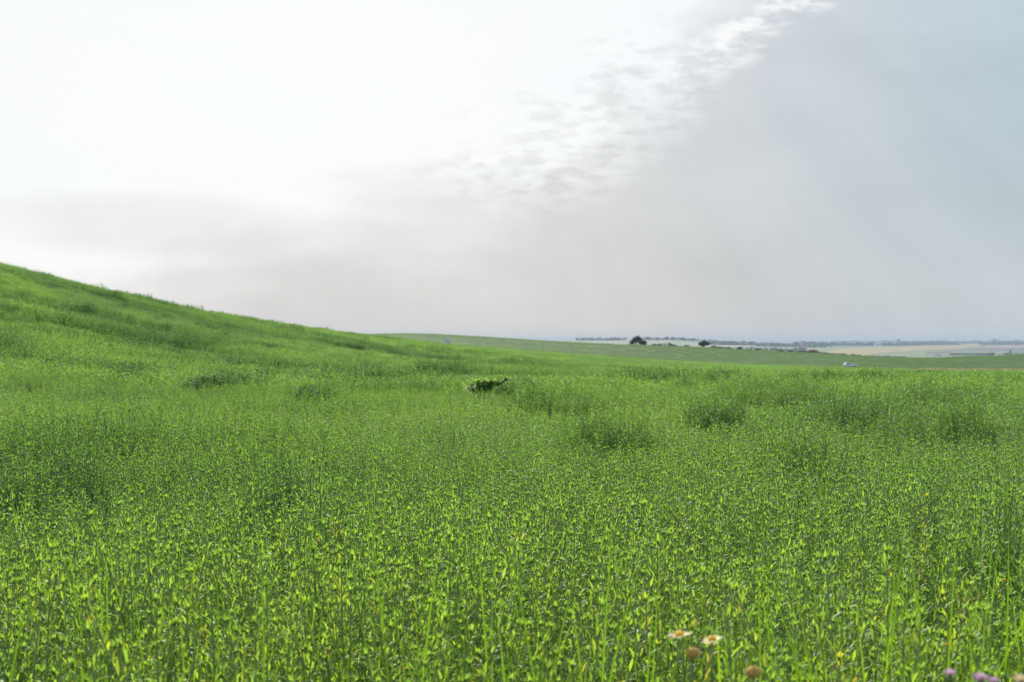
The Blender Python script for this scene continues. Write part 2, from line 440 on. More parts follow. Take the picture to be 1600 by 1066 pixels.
# tall dark patches and thin gaps seen in the photo: (px, py, width px, depth m, height factor, tint that paints shade into the leaves)
PATCH = [(1335, 676, 80, 2.2, .42, -.13), (1410, 674, 90, 2.0, .46, -.14), (1235, 632, 210, 3.5, .4, -.12), (950, 694, 130, 1.6, .27, -.12), (1290, 748, 60, .8, .45, -.14), (1005, 700, 60, 1.0, .25, -.1),
         (1245, 735, 90, 1.0, .2, -.06), (640, 606, 55, 4, .35, -.12), (480, 628, 80, 3, .42, -.14), (215, 592, 60, 5, .55, -.16), (60, 606, 170, 6, .35, -.12),
         (345, 606, 130, 5, .4, -.13), (1445, 586, 60, 12, .22, -.14), (1130, 586, 120, 14, .22, -.1), (1210, 612, 130, 5, .2, -.1), (900, 588, 60, 8, .4, -.1), (430, 790, 110, .9, .22, -.12),
         (1580, 905, 70, .6, .3, -.1), (500, 850, 60, .6, .3, -.08), (410, 800, 80, .6, .3, -.08), (1540, 640, 180, 4, .3, -.1), (20, 780, 120, 1.4, .22, -.1), (700, 690, 90, 1.5, .16, -.06), (130, 720, 200, 1.4, .14, -.06), (560, 740, 120, 1.2, .14, -.06), (880, 640, 160, 2.4, .3, -.1), (1120, 660, 120, 1.8, .3, -.08), (1500, 690, 120, 1.6, .3, -.1)]
def inv_top(px, py):
    Ys = np.geomspace(4, 400, 1500); u = (px - 800) / F
    k = np.nonzero(top(u * Ys, Ys) >= (533 - py) / F * Ys)[0]
    d = top(u * Ys, Ys) / Ys - (533 - py) / F
    k = np.nonzero(d >= 0)[0]
    return float(Ys[k[0]]) if len(k) else 100.
PW = [((px - 800) / F * (Y := inv_top(px, py)), Y, w / F * Y * .5, dp, hf, tn) for px, py, w, dp, hf, tn in PATCH]

Yb = inv_top(757, 619)      # distance of the lone bush
def condition(x, Y):
    """height factor and tint of the crop at a place: growth varies over the field, tint also paints in some light and shade"""
    n1 = fbm(x / 2.6, Y / 2.2, 11); n2 = fbm(x / 16., Y / 7., 23, 4); n3 = fbm(x / 60., Y / 30., 31); n4 = fbm(x / 5., Y / 2.6, 57, 3)
    n5 = fbm(x / 30., Y / 7., 71, 4)
    n6 = fbm((x * 60 + Y * 25) / 65. / 4.5, (x * 25 - Y * 60) / 65. / 45., 91, 2)     # drill rows running down the slope
    far = sm(28, 70, Y) * (1 - .75 * sm(.0, .06, x / np.maximum(Y, 1)) * sm(60, 160, Y)) * (1 - .8 * sm(190, 260, Y))
    h = 1 + .26 * (n1 - .5) + .2 * (n2 - .5) + far * .6 * sm(.53, .66, n5) + .24 * sm(.58, .68, n4) * (1 + .4 * far) + .22 * far * (n6 - .5)
    t = .44 + .22 * (n1 - .5) - .26 * (n2 - .5) + .2 * (n3 - .5) - far * .1 * sm(.48, .64, n5) + .26 * sm(35, 80, Y) * (n6 - .5) - (.1 + .1 * far) * sm(.54, .66, n4)
    up = 0 * x; dn = 0 * x; dt = 0 * x
    for px, py, rx, ry, hf, tn in PW:
        d = ((x - px) / rx) ** 2 + ((Y - py - ry * .6) / ry) ** 2
        e = 1 - sm(.5, 1.0, d + .9 * (n1 - .5))
        up = np.maximum(up, hf * e); dt = np.minimum(dt, tn * e)
        g = 1 - sm(.3, 1.0, ((x - px) / (rx * .9)) ** 2 + ((Y - py + ry * .45) / (ry * .5)) ** 2)
        dn = np.maximum(dn, .75 * hf * g * (1 - e))
    h = np.minimum(h + .85 * up, np.maximum(h, 1.42)) - dn; t = t + dt
    h = 1 + (h - 1) * (1 - .9 * sm(210, 280, Y))
    u_ = x / np.maximum(Y, 1); h = h * (1 - .3 * sm(-70, -15, Y - smooth_u(y_crest, u_)) * sm(.12, .18, u_))
    bx = np.abs(x + .9) < 1.6
    h = np.where(bx & (Y < Yb + .3) & (Y > Yb - 9), np.minimum(h, .93), h)
    lim = sm(.08, .15, u_) * sm(55, 100, Y); h = 1 + (h - 1) * (1 - .85 * lim)
    t = t - .05 * sm(45, 80, Y) + .2 * (1 - sm(4.2, 10, Y)) + .07 * sm(17, 30, Y) * (1 - sm(42, 52, Y)) + .02 * far  # mid-distance tint lift painted in to brighten a self-shadowed band; near plants yellower
    return h, t, up

def place(Ya, Yb, dens, seed, margin=2.5, wide=.42):
    r = np.random.default_rng(seed)
    W = lambda y: wide * y + margin
    A = wide * (Yb ** 2 - Ya ** 2) + 2 * margin * (Yb - Ya); n = int(A * dens)
    Y = []
    while len(Y) < n:
        y = r.uniform(Ya, Yb, n); k = r.uniform(0, W(Yb), n) < W(y); Y += y[k].tolist()
    Y = np.array(Y[:n]); x = r.uniform(-1, 1, n) * W(Y)
    return x, Y, r

def do_crop(name, sources, Ya, Yb, dens, seed, label, xy=1.0, nseed=0, lim=None, feather=.2):
    x, Y, r = place(Ya, Yb, dens, seed)
    # ragged zone edges so that no line shows
    keep = (Y + r.normal(0, feather, len(Y)) > Ya) & (Y + r.normal(0, feather, len(Y)) < Yb)
    u = x / Y; Yc = smooth_u(y_crest, u); dv = smooth_u(d_val, u)
    keep &= Y < Yc + 1.5 + 45 * sm(.001, .012, dv)
    if lim is not None: keep &= lim(x, Y, r)
    x, Y = x[keep], Y[keep]; n = len(x)
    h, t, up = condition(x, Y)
    k2 = (up > .16) & (Y < 60)      # the tall dark patches also stand thicker
    for rep_ in range(2):
        x = np.concatenate([x, x[:n][k2] + r.normal(0, .12, k2.sum())]); Y = np.concatenate([Y, Y[:n][k2] + r.normal(0, .12, k2.sum())])
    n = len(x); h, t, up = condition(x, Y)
    pts = np.stack([x, Y, ground(x, Y)], 1)
    rot = np.stack([r.normal(0, .1, n), r.normal(0, .1, n), r.uniform(0, 6.28, n)], 1)
    s = h * np.clip(r.normal(1, .12 if Yb < 100 else .05, n), .7, 1.3)
    s2 = xy * (0.6 + .4 * h) * r.uniform(.9, 1.1, n)
    scl = np.stack([s2, s2, s], 1)
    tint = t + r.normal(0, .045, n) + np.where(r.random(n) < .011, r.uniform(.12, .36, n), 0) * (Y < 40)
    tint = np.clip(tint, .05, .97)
    print(name, n)
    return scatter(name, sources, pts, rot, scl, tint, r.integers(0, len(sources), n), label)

near_src = [crop_plant('crop_plant_near.%02d' % i, 0, 100 + i) for i in range(10)]
mid_src = [crop_plant('crop_plant_mid.%02d' % i, 1, 200 + i) for i in range(8)]
clump_src = [crop_clump('crop_clump.%02d' % i, 300 + i, .85, 18, 13, 1.3) for i in range(8)]
far_src = [crop_clump('crop_clump_far.%02d' % i, 400 + i, 1.9, 34, 8, 2.0) for i in range(8)]
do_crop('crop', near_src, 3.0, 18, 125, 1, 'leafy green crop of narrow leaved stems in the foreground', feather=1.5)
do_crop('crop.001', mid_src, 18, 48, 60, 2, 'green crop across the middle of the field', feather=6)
do_crop('crop.002', clump_src, 46, 185, 3.4, 3, 'green crop climbing the slope of the hill', feather=8)
do_crop('crop.003', far_src, 180, 470, .62, 4, 'green crop in the far part of the field up to its edge', feather=8)

# grass between the photographer and the crop
gs = [grass_tuft('grass_tuft.%02d' % i, 500 + i, 12, 1.12, M_grass) for i in range(6)]
x, Y, r = place(2.9, 9.0, 40, 21)
pr = (1 - sm(3.7, 5.6, Y)) * (.42 + .58 * sm(.02, .24, x / Y)) + .012
k = r.random(len(x)) < pr; x, Y = x[k], Y[k]; n = len(x)
s = r.uniform(.75, 1.12, n)
scatter('grass', gs, np.stack([x, Y, ground(x, Y)], 1), np.stack([r.normal(0, .05, n), r.normal(0, .05, n), r.uniform(0, 6.28, n)], 1), np.stack([s, s, s], 1),
        np.clip(.4 + r.normal(0, .09, n), 0, 1), r.integers(0, 6, n), 'bright green grass blades at the near edge of the field', 'grass')
# dry grass on the road verge
ds = [grass_tuft('dry_tuft.%02d' % i, 600 + i, 30, .5, M_straw) for i in range(4)]
r = np.random.default_rng(33); n = 2600
px = r.uniform(1225, 1700, n); u = (px - 800) / F; Yc = smooth_u(y_crest, u); Y = Yc + r.uniform(3, 7, n) + (r.random(n) < .3) * r.uniform(5, 9, n); x = u * Y
k = r.random(n) < .25 + .75 * sm(1380, 1480, px); x, Y = x[k], Y[k]; n = len(x); s = r.uniform(.7, 1.7, n) * (.5 + .8 * fbm(x / 4., Y / 4., 3)) * (1 + .7 * sm(1400, 1480, (x / Y) * F + 800))
scatter('dry_grass', ds, np.stack([x, Y, ground(x, Y)], 1), np.stack([0 * x, 0 * x, r.uniform(0, 6.28, n)], 1), np.stack([s * 4, s * 4, s], 1), np.clip(.45 + r.normal(0, .2, n), 0, 1), r.integers(0, 4, n),
        'dry straw coloured grass along the road verge', 'grass')
# low crop of the far field
M_leaf_hill = leaf_mat('far_field_leaf', [(p, tuple(v * .78 for v in c)) for p, c in CROP_STOPS], rough=.7, spec=.12, trans=.4)
fs_ = [crop_clump('far_field_clump.%02d' % i, 700 + i, 3.0, 40, 5, 2.6) for i in range(4)]
for o_ in fs_: o_.data.materials[0] = M_leaf_hill
r = np.random.default_rng(44); n = 26000
u = r.uniform(-.14, .42, n); Yv = smooth_u(y_val, u); Y2 = smooth_u(y_hill, u); Y = Yv + 6 + (Y2 + 10 - Yv - 6) * r.random(n) ** .8; x = u * Y
s = r.uniform(.35, .6, n) * (1 + .5 * (fbm(x / 40., Y / 40., 8) - .5))
scatter('meadow_grass', fs_, np.stack([x, Y, ground(x, Y) - .1], 1), np.stack([0 * x, 0 * x, r.uniform(0, 6.28, n)], 1), np.stack([s * 2.4, s * 2.4, s], 1),
        np.clip(.34 + .2 * (fbm(x / 90., Y / 30., 5) - .5) + r.normal(0, .03, n), 0, 1), r.integers(0, 4, n), 'even green crop covering the far field below the trees', 'plants')

# ------------------------------------------------------------------ bushes, weeds and trees
def foliage(mb, blobs, n, size, a=(-.35, .45), flat=.8, hollow=.55):
    w = [b[3] * b[4] * b[5] for b in blobs]
    for i in range(n):
        b = random.choices(blobs, w)[0]
        d = Vector((random.gauss(0, 1), random.gauss(0, 1), random.gauss(0, 1))).normalized(); q = (hollow + (1 - hollow) * random.random() ** .7) * random.uniform(.85, 1.12)
        p = Vector((b[0] + d.x * b[3] * q, b[1] + d.y * b[4] * q, b[2] + d.z * b[5] * q))
        az = math.atan2(d.y, d.x) + random.uniform(-1, 1)
        L = size * random.uniform(.6, 1.4)
        mb.leaf(p, az, R(random.uniform(-30, 60)), R(random.uniform(10, 60)), L, L * .33 * flat, 2, None, 0, random.uniform(*a), lambda t: math.sin(math.pi * (.15 + .8 * t)))

# the lone bush in the middle of the field
def bush_pt(px, py, dy=0.0): return P(px, py, Yb + dy)
bz = on_ground(757, Yb)
random.seed(5)
shrub = tag(empty('bush', bz), 'dark broad leaved bush with one branch reaching right, alone in the middle of the field', 'bush')
k1 = Yb / F
def blob(px, py, rx, rz, ry=None, dy=0): p = bush_pt(px, py, dy) - bz; return (p.x, p.y, p.z, rx * k1, (ry or rx) * k1, rz * k1)
mb = MB()
bl = [blob(744, 603, 11, 9), blob(757, 602, 12, 9), blob(764, 605, 8, 8), blob(738, 609, 7, 6), blob(770, 599, 6, 5)]
foliage(mb, bl, 520, .11, (-.35, .3))
arm = [(769, 601), (776, 602), (783, 599), (788, 595), (793, 591.5)]
for a_, b_ in arm: foliage(mb, [blob(a_, b_, 4.2, 3)], 34, .12, (-.35, .4))
foliage(mb, [blob(727.5, 605, 3, 4)], 16, .08, (.4, .6))
foliage(mb, [blob(752, 594.5, 16, 2.4)], 120, .09, (.2, .42)); foliage(mb, [blob(774, 598, 6, 4)], 60, .09, (.2, .42))  # paler leaves along the top paint in the bush's highlights
mb.build('foliage', M_bush, shrub)
mb = MB()
for (ex, ey) in ((735, 604), (746, 597), (757, 595), (768, 597), (742, 606)):
    e = bush_pt(ex, ey) - bz; mb.tube([(0, 0, 0), (e.x * .4, random.uniform(-.1, .1), e.z * .55), tuple(e)], [.02, .014, .005], 5)
pts = [(0, 0, 0)] + [tuple(bush_pt(a_, b_) - bz) for a_, b_ in arm]
mb.tube(pts, [.02, .014, .012, .01, .007, .004], 5); mb.build('stem', M_bark, shrub)

# dark weed clumps: one kind, copied
random.seed(9)
def weed_proto():
    o = empty('weed_clump', (0, 0, 0)); mb = MB()
    foliage(mb, [(-.34, 0, .78, .3, .3, .22), (.05, .05, .86, .36, .3, .27), (.4, -.02, .76, .28, .28, .2), (.2, -.1, .6, .5, .3, .3), (-.2, 0, .6, .5, .3, .3)], 1500, .075, (-.4, .15))
    mb.build('foliage', M_weed, o); mb = MB()
    for i in range(9):
        x, y = random.uniform(-.5, .5), random.uniform(-.2, .2)
        mb.tube([(x * .3, y * .3, 0), (x * .7, y * .7, .45), (x, y, .85)], [.009, .007, .004], 4)
    mb.build('stem', M_stem, o); return o
wp = weed_proto()
WEEDS = [(781, 617, 18, .8, 'small dark weed clump just right of and below the lone bush'), (795, 618, 22, .9, 'second dark weed clump right of the lone bush, beside the smaller one'),
         (822, 612, 44, .8, 'wide low weed clump farther right of the lone bush'), (482, 629, 62, .8, 'grey green weed clump left of the lone bush, where the hill begins'),
         (640, 607, 34, .9, 'narrow weed clump between the hill foot and the lone bush'), (213, 594, 34, 1.3, 'darkest upright weed clump at the foot of the left hill'),
         (330, 607, 90, .9, 'long weed clump right of the darkest clump on the left hill foot'),
         (1446, 583, 56, 1.1, 'dark weed clump near the road verge right of the white car'), (1138, 587, 56, 1.0, 'weed clump in the far field middle, below the second tree'), (1072, 610, 40, .7, 'small weed clump right of the lone bush in the middle distance')]
for i, (px, py, w, zs, lb) in enumerate(WEEDS):
    Y = inv_top(px, py); o = wp if i == 0 else copy_tree(wp)
    o.location = on_ground(px, Y); s = w / F * Y / 1.4; o.scale = (s * 1.15, max(.7, min(s, 2.5)), (.98 + .12 * zs) * (.9 if px > 1300 else 1)); o.rotation_euler = (0, 0, random.uniform(-.3, .3) + (math.pi if i % 2 else 0))
    tag(o, lb, 'weeds', 'dark weed clumps in the crop')

def tree(name, px, py_base, Y, crowns, trunk_h, label, cat='tree', group=None, n=900, size=.5, a=(-.4, .3), sink=.2):
    """crowns: (dx px, dz px, rx px, rz px) about the foot; all sizes at the tree's own distance"""
    base = on_ground(px, Y); base.z -= sink; k = Y / F
    o = tag(empty(name, base), label, cat, group)
    bl = [(cx * k, random.uniform(-.3, .3) * rx * k, cz * k + sink, rx * k, rx * k * .9, rz * k) for cx, cz, rx, rz in crowns]
    mb = MB(); foliage(mb, bl, n, size, a, 1.3, .35); mb.build('crown', M_tree, o)
    mb = MB(); r0 = max(.05, .035 * max(b[2] + b[5] for b in bl))
    mb.tube([(0, 0, 0), (.1, 0, trunk_h * .6), (0, 0, trunk_h)], [r0 * 1.3, r0, r0 * .8], 7)
    for b in bl: mb.tube([(0, 0, trunk_h * .9), (b[0] * .5, b[1] * .5, (trunk_h + b[2]) * .55), (b[0], b[1], b[2])], [r0 * .7, r0 * .5, r0 * .2], 5)
    mb.build('trunk', M_bark, o); return o

random.seed(21)
hillY = lambda px: float(smooth_u(y_hill, (px - 800) / F))
G1 = 'trees and shrubs along the far crest'
tree('tree', 994, 539, hillY(994) - 3, [(-4, 6, 6, 4.5), (1, 9.5, 6.5, 4), (3, 13, 3.5, 2.6), (5, 8, 5, 4.5), (-7, 4, 4, 3)], 1.2, 'largest dark tree on the far crest, with the highest crown', group=G1, n=1500)
tree('tree', 1004.5, 539.6, hillY(1004) - 9, [(0, 4.8, 5.6, 4.2), (3, 4, 4, 3.2), (-3, 3.6, 4, 3)], .8, 'round dark tree standing against the right side of the largest tree', group=G1, n=900)
tree('tree', 1099.5, 544, hillY(1099) - 3, [(-4, 6, 4.2, 3.4), (1, 7.4, 5, 3.2), (5, 6.3, 4.5, 3), (-1, 4.2, 5.5, 2.6)], 1.0, 'lone dark tree with a short trunk, right of the largest tree on the crest', group=G1, n=1100)
SHR = [(1042, 20, 5.5, 'wide dark shrub between the two largest crest trees'), (1030, 9, 3, 'small low shrub left of the wide dark shrub on the crest'), (1022, 8, 2.2, 'lowest green shrub right beside the twin trees'), (1051, 12, 3.2, 'shrub joined to the right end of the wide dark shrub'),
       (1073, 8, 2.4, 'tiny shrub halfway between the wide shrub and the lone tree'), (1115, 9, 4, 'rounded shrub just right of the lone crest tree'), (1125, 16, 2.6, 'low spreading shrub right of the rounded shrub'), (1137, 14, 2.6, 'low shrub at the end of the row right of the lone tree'),
       (1155, 8, 4, 'pointed shrub standing alone right of the lone tree row'), (1183, 11, 3, 'low dark shrub right of the pointed shrub'), (1219, 11, 2.5, 'low dark shrub left of the long hedge'), (1235, 11, 2.8, 'low dark shrub touching the left end of the long hedge')]
def shrub_obj(px, w, h, label, group, a=(-.4, .1), Y=None, n=260, size=.42, name='shrub'):
    Y = Y or hillY(px) - 4 + random.uniform(-3, 3)
    return tree(name, px, 0, Y, [(-w * .22, h * .42, w * .3, h * .55), (w * .15, h * .5, w * .33, h * .55), (w * .3, h * .3, w * .22, h * .4)], .3, label, 'shrub', group, n, size, a)
for px, w, h, lb in SHR: shrub_obj(px, w, h, lb, G1)
HG = 'hedge shrubs along the crest before the plain'
for i, px in enumerate(list(np.arange(1247, 1325, 6.5)) + [1333, 1341, 1354, 1362, 1370, 1380, 1388, 1396, 1404, 1412]):
    shrub_obj(px, random.uniform(8, 11), random.uniform(1.5, 2.9), 'low dark hedge shrub in the row along the crest left of the straw field' if px < 1330 else 'low dark hedge shrub in the row along the crest above the white car', HG, n=120, size=.4)
for px in (1492, 1500, 1510, 1520, 1530, 1537): shrub_obj(px, 10, 1.6, 'thin dark shrub in the broken row on the crest at the right', 'broken shrub row on the right crest', n=100, size=.35)
for px in (1578, 1588, 1597): shrub_obj(px, 11, 2., 'dark shrub of the row on the crest at the right edge', 'shrub row at the right edge of the crest', n=100, size=.35)
roadY = lambda px: float(smooth_u(y_crest, (px - 800) / F))
VS = [(1248, 6, 2, 'small verge shrub farthest left along the road'), (1264, 8, 2.6, 'wider verge shrub left of the white car'), (1275, 7, 2, 'verge shrub nearest the white car on its left'), (1343, 5, 3.4, 'upright verge shrub touching the front of the white car'), (1350, 4, 3.2, 'narrow verge shrub second from the car front'),
      (1356, 4, 3, 'narrow verge shrub third from the car front'), (1365, 5, 3, 'verge shrub fourth from the car front'), (1409, 4, 2.6, 'small verge shrub left of the tall green one'), (1422, 6, 4, 'tallest green verge shrub, right of the car'), (1445, 9, 3, 'dark low verge shrub left of the pale post'),
      (1487, 7, 2.4, 'verge shrub just right of the pale post'), (1495, 5, 3, 'verge shrub beside the blackest one'), (1500, 6, 4, 'blackest verge shrub on the dry strip'), (1543, 7, 3, 'dark verge shrub halfway to the right edge'), (1557, 7, 3, 'left one of a close pair of verge shrubs'), (1565, 6, 3.2, 'right one of a close pair of verge shrubs'), (1574, 5, 3.8, 'dark upright verge shrub nearest the right edge')]
for px, w, h, lb in VS: shrub_obj(px, w, h, lb, 'shrubs along the road verge', (-.4, .35), roadY(px) + (2.3 if px > 1400 else 3.3), 160, .3)
o = shrub_obj(941, 9, 2.6, 'small bush with pinkish flowers at the far edge of the near field', 'pinkish bushes at the field edge', (-.1, .1), roadY(941) + 6, 150, .25)
M_pink = leaf_mat('pink_bloom', [(0, (.3, .16, .2)), (1, (.5, .3, .36))], rough=.7, trans=.3, use_tint=False, warm=(1, .9, .9)); o.children[0].data.materials[0] = M_pink

# posts
def post(px, Y, hgt, label, col):
    o = tag(empty('post', on_ground(px, Y)), label, 'post', 'posts at the field edge')
    mb = MB(); mb.tube([(0, 0, -.2), (0, 0, hgt)], [.09, .085], 8); mb.build('shaft', col, o)
    mb = MB(); mb.tube([(0, 0, hgt), (0, 0, hgt + .05), (0, 0, hgt + .1)], [.11, .1, .02], 8); mb.build('cap', col, o)
M_pale = plain_mat('pale_post', (.55, .55, .5), .7); M_pinkp = plain_mat('pinkish_post', (.5, .4, .42), .7)
post(1484, roadY(1484) + 4, 1.5, 'pale post on the dry road verge', M_pale); post(1521, roadY(1521) + 5, 1.2, 'faint pale post farther right on the verge', M_pale)
post(846, roadY(846) + 4, 1.1, 'pinkish grey post at the far edge of the near field, left of the trees', M_pinkp); post(990, roadY(990) + 4, 1.2, 'thin pinkish post at the field edge below the largest tree', M_pinkp)

# sign board on the crest
Ys = float(smooth_u(y_crest, (698 - 800) / F)) + 4
k = Ys / F; b = on_ground(698, Ys); zt = (EYE + (533 - 529.6) * k) - b.z; zb = (EYE + (533 - 537.2) * k) - b.z
sg = tag(empty('sign_board', b), 'small white and blue board standing on the crest of the near field', 'sign')
M_white = plain_mat('white_board', (.9, .92, .94), .5, .06); M_blue = plain_mat('blue_print', (.46, .52, .78), .5, .1)
mb = MB(); mb.box((0, 0, (zt + zb) / 2), (13.4 * k, .05, zt - zb)); mb.build('board', M_white, sg, smooth=False)
mb = MB(); wd = 13.4 * k; hg = zt - zb
f = lambda x, z: ((x - .5) * wd, -.029, zb + z * hg)
mb.add([f(.36, .98), f(.56, .98), f(.50, .72), f(.40, .66)], [(0, 1, 2, 3)]); mb.add([f(.40, .40), f(.70, .62), f(.93, .52), f(.88, .22), f(.60, .2)], [(0, 1, 2, 3, 4)])
mb.build('print', M_blue, sg, smooth=False)
for sx in (-.36, .36):
    mb = MB(); mb.box((sx * wd, .06, zt / 2 - .1), (.09, .06, zt - .1)); mb.build('leg', plain_mat('sign_leg', (.4, .4, .4), .5), sg, smooth=False)

# ------------------------------------------------------------------ the white car
M_paint = plain_mat('white_paint', (.78, .8, .82), .25, .03, 2, .5); M_glass = plain_mat('dark_glass', (.03, .04, .055), .08, .05, 2, .6)
M_tyre = plain_mat('tyre', (.02, .02, .02), .8); M_rim = plain_mat('rim', (.45, .46, .48), .35, .05, 4, .5, .7); M_lamp = plain_mat('lamp', (.7, .72, .75), .15); M_red = plain_mat('tail_lamp', (.4, .02, .02), .2); M_trim = plain_mat('trim', (.03, .03, .035), .6)
Yc_ = roadY(1329) + 9.5
cp = on_ground(1329, Yc_) + Vector((0, 0, .08))
car = tag(empty('parked_car', cp, R(-7)), 'white hatchback car on the road at the field edge, facing right', 'car')
# loft of cross sections from rear (-x) to front (+x): (x, half width low, half width high, z low, belt z, roof z, roof half width)
SEC = [(-2.12, .62, .68, .42, .80, .86, .60), (-2.05, .80, .82, .28, .92, 1.10, .62), (-1.75, .85, .86, .24, .98, 1.42, .60), (-1.2, .87, .88, .22, .98, 1.53, .62), (-.4, .87, .89, .22, .97, 1.57, .63), (.25, .87, .88, .22, .95, 1.50, .61),
       (.75, .87, .88, .22, .93, 1.22, .64), (1.05, .87, .87, .22, .92, 1.00, .70), (1.6, .85, .85, .22, .84, .90, .66), (2.0, .78, .80, .24, .70, .78, .58), (2.16, .62, .66, .34, .58, .64, .5)]
mb = MB(); vs = []
for x, wl, wh, zl, zb_, zr, wr in SEC:
    half = [(wl * .9, zl), (wl, zl + .12), (wh, (zl + zb_) / 2 + .08), (wh * .985, zb_), (wr, zr - .06 if zr - zb_ > .2 else (zb_ + zr) / 2), (wr * .8, zr)]
    ring = [(x, y, z) for y, z in half] + [(x, -y, z) for y, z in half[::-1]]
    vs += ring
m_ = 12; fs = [(i * m_ + j, i * m_ + (j + 1) % m_, (i + 1) * m_ + (j + 1) % m_, (i + 1) * m_ + j) for i in range(len(SEC) - 1) for j in range(m_)]
fs += [tuple(range(m_ - 1, -1, -1)), tuple((len(SEC) - 1) * m_ + j for j in range(m_))]
mb.add(vs, fs); mb.build('body', M_paint, car)
for sy in (-1, 1):
    mb = MB()
    def wq(x0, x1):
        def e(x):
            xs_ = [s[0] for s in SEC]; i = lambda c: np.interp(x, xs_, [s[c] for s in SEC]); return i(2) * .985, i(4), i(6), i(5)
        out = []
        for x, tp in ((x0[0], 0), (x1[0], 0), (x1[1], 1), (x0[1], 1)):
            wh, zb2, wr, zr = e(x); q = .12 if tp == 0 else .9; zt_ = zr - .06; out.append((x, sy * (wh + (wr - wh) * q + .012), zb2 + (zt_ - zb2) * q))
        mb.add(out, [(0, 1, 2, 3)] if sy < 0 else [(3, 2, 1, 0)])
    wq((-1.62, -1.5), (-1.0, -1.0)); wq((-.92, -.92), (-.2, -.2)); wq((-.12, -.12), (.72, .36))
    mb.build('window', M_glass, car, smooth=False)
mb = MB(); mb.add([(.97, -.66, 1.0), (.97, .66, 1.0), (.36, .54, 1.45), (.36, -.54, 1.45)], [(0, 1, 2, 3)]); mb.v = [(x + .03, y, z + .03) for x, y, z in mb.v]; mb.build('windscreen', M_glass, car, smooth=False)
for x in (-1.35, 1.32):
    for y in (-.82, .82):
        mb = MB(); mb.tube([(x, y - .1, .31), (x, y - .07, .31), (x, y + .07, .31), (x, y + .1, .31)], [.27, .31, .31, .27], 20); w = mb.build('wheel', M_tyre, car)
        mb = MB(); yy = y + (.11 if y > 0 else -.11); mb.tube([(x, yy - .012, .31), (x, yy + .012, .31)], [.19, .19], 14); mb.build('rim', M_rim, w)
for y in (-.6, .6):
    mb = MB(); mb.ball((2.02, y, .68), (.1, .15, .07), 8, 6); mb.build('headlight', M_lamp, car)
    mb = MB(); mb.ball((-2.06, y * 1.1, .92), (.07, .12, .14), 8, 6); mb.build('tail_light', M_red, car)
    mb = MB(); mb.ball((.72, y * 1.62, 1.0), (.08, .1, .07), 8, 6); mb.build('mirror', M_paint, car)
mb = MB(); mb.box((0, 0, .24), (3.6, 1.66, .1)); mb.build('sill', M_trim, car, smooth=False)

# earth mound behind the hedge
p = on_ground(1271, hillY(1271) + 25); mb = MB(); kk = p.y / F
mb.ball((-2 * kk, 0, .8), (7.5 * kk, 2, 3.0 * kk), 16, 8, 0, .06); mb.ball((4 * kk, .4, .5), (5 * kk, 1.8, 2.6 * kk), 14, 8, 0, .06)
tag(mb.build('mound', ground_mat('brown_earth', (.2, .13, .1), (.26, .17, .13), .8), loc=p), 'low reddish brown mound just beyond the long hedge', 'mound')

# ------------------------------------------------------------------ the hazy distance
def ridge_Y(px): return 2480.
M_wall = plain_mat('pale_wall', (.62, .6, .55), .8, .08, .5); M_whitew = plain_mat('white_wall', (.8, .8, .78), .7, .05, .5); M_greyw = plain_mat('grey_concrete', (.3, .3, .31), .8, .1, .3)
M_roof = plain_mat('red_roof', (.34, .16, .11), .8, .2, 1); M_win = plain_mat('window_glass', (.05, .06, .08), .2)
def house(px, Y, w, d, h, roof, wall, roofm, label, cat='house', group=None, rz=0.0, gable=True, nwin=3):
    b = on_ground(px, Y); b.z -= .3
    o = tag(empty('house' if cat == 'house' else cat.replace(' ', '_'), b, rz), label, cat, group)
    mb = MB(); mb.box((0, 0, h / 2), (w, d, h)); mb.build('wall', wall, o, smooth=False)
    mb = MB(); e = .4
    if gable: mb.add([(-w / 2 - e, -d / 2 - e, h), (w / 2 + e, -d / 2 - e, h), (w / 2 + e, d / 2 + e, h), (-w / 2 - e, d / 2 + e, h), (-w / 2 - e, 0, h + roof), (w / 2 + e, 0, h + roof)], [(0, 1, 5, 4), (2, 3, 4, 5), (0, 4, 3), (1, 2, 5), (3, 2, 1, 0)])
    else: mb.box((0, 0, h + roof / 2), (w + .3, d + .3, roof))
    mb.build('roof', roofm, o, smooth=False)
    for i in range(nwin):
        mb = MB(); mb.box((-w / 2 + w * (i + .5) / nwin, -d / 2 - .01, h * .55), (w / nwin * .4, .12, h * .35)); mb.build('window', M_win, o, smooth=False)
    return o
GB = 'farm buildings on the plain'
house(1459, ray_plain(1459, 556.6), 4.5, 5, 3.4, 1.2, M_whitew, M_wall, 'small bright white house left of the orchard', group=GB)
house(1466.5, ray_plain(1466, 556.4), 8, 6, 2.4, 1.2, M_wall, M_roof, 'low red roofed house beside the small white house', group=GB)
house(1560, ray_plain(1560, 555.2), 4.5, 7, 4.6, 2.0, M_whitew, M_whitew, 'bright white gabled house right of the orchard', group=GB)
house(1566, ray_plain(1566, 554.2), 7, 8, 4.6, 1.2, M_wall, M_wall, 'cream house just right of the white gabled house', group=GB)
G2 = 'buildings along the hazy horizon'
ty = 6200.
b = on_ground(1404, ty); silo = tag(empty('grain_tower', b), 'grey block with a tall square tower on the hazy horizon', 'tower', G2); kk = ty / F
mb = MB(); mb.box((0, 0, 9.0 * kk / 2), (4.2 * kk, 4 * kk, 9.0 * kk)); mb.build('tower', M_greyw, silo, smooth=False)
mb = MB(); mb.box((6.2 * kk, 0, 6.2 * kk / 2), (8.1 * kk, 4 * kk, 6.2 * kk)); mb.build('wing', M_greyw, silo, smooth=False)
mb = MB(); mb.box((-.2 * kk, 0, 9.2 * kk), (4.6 * kk, 4.4 * kk, .5 * kk)); mb.build('roof', M_greyw, silo, smooth=False)
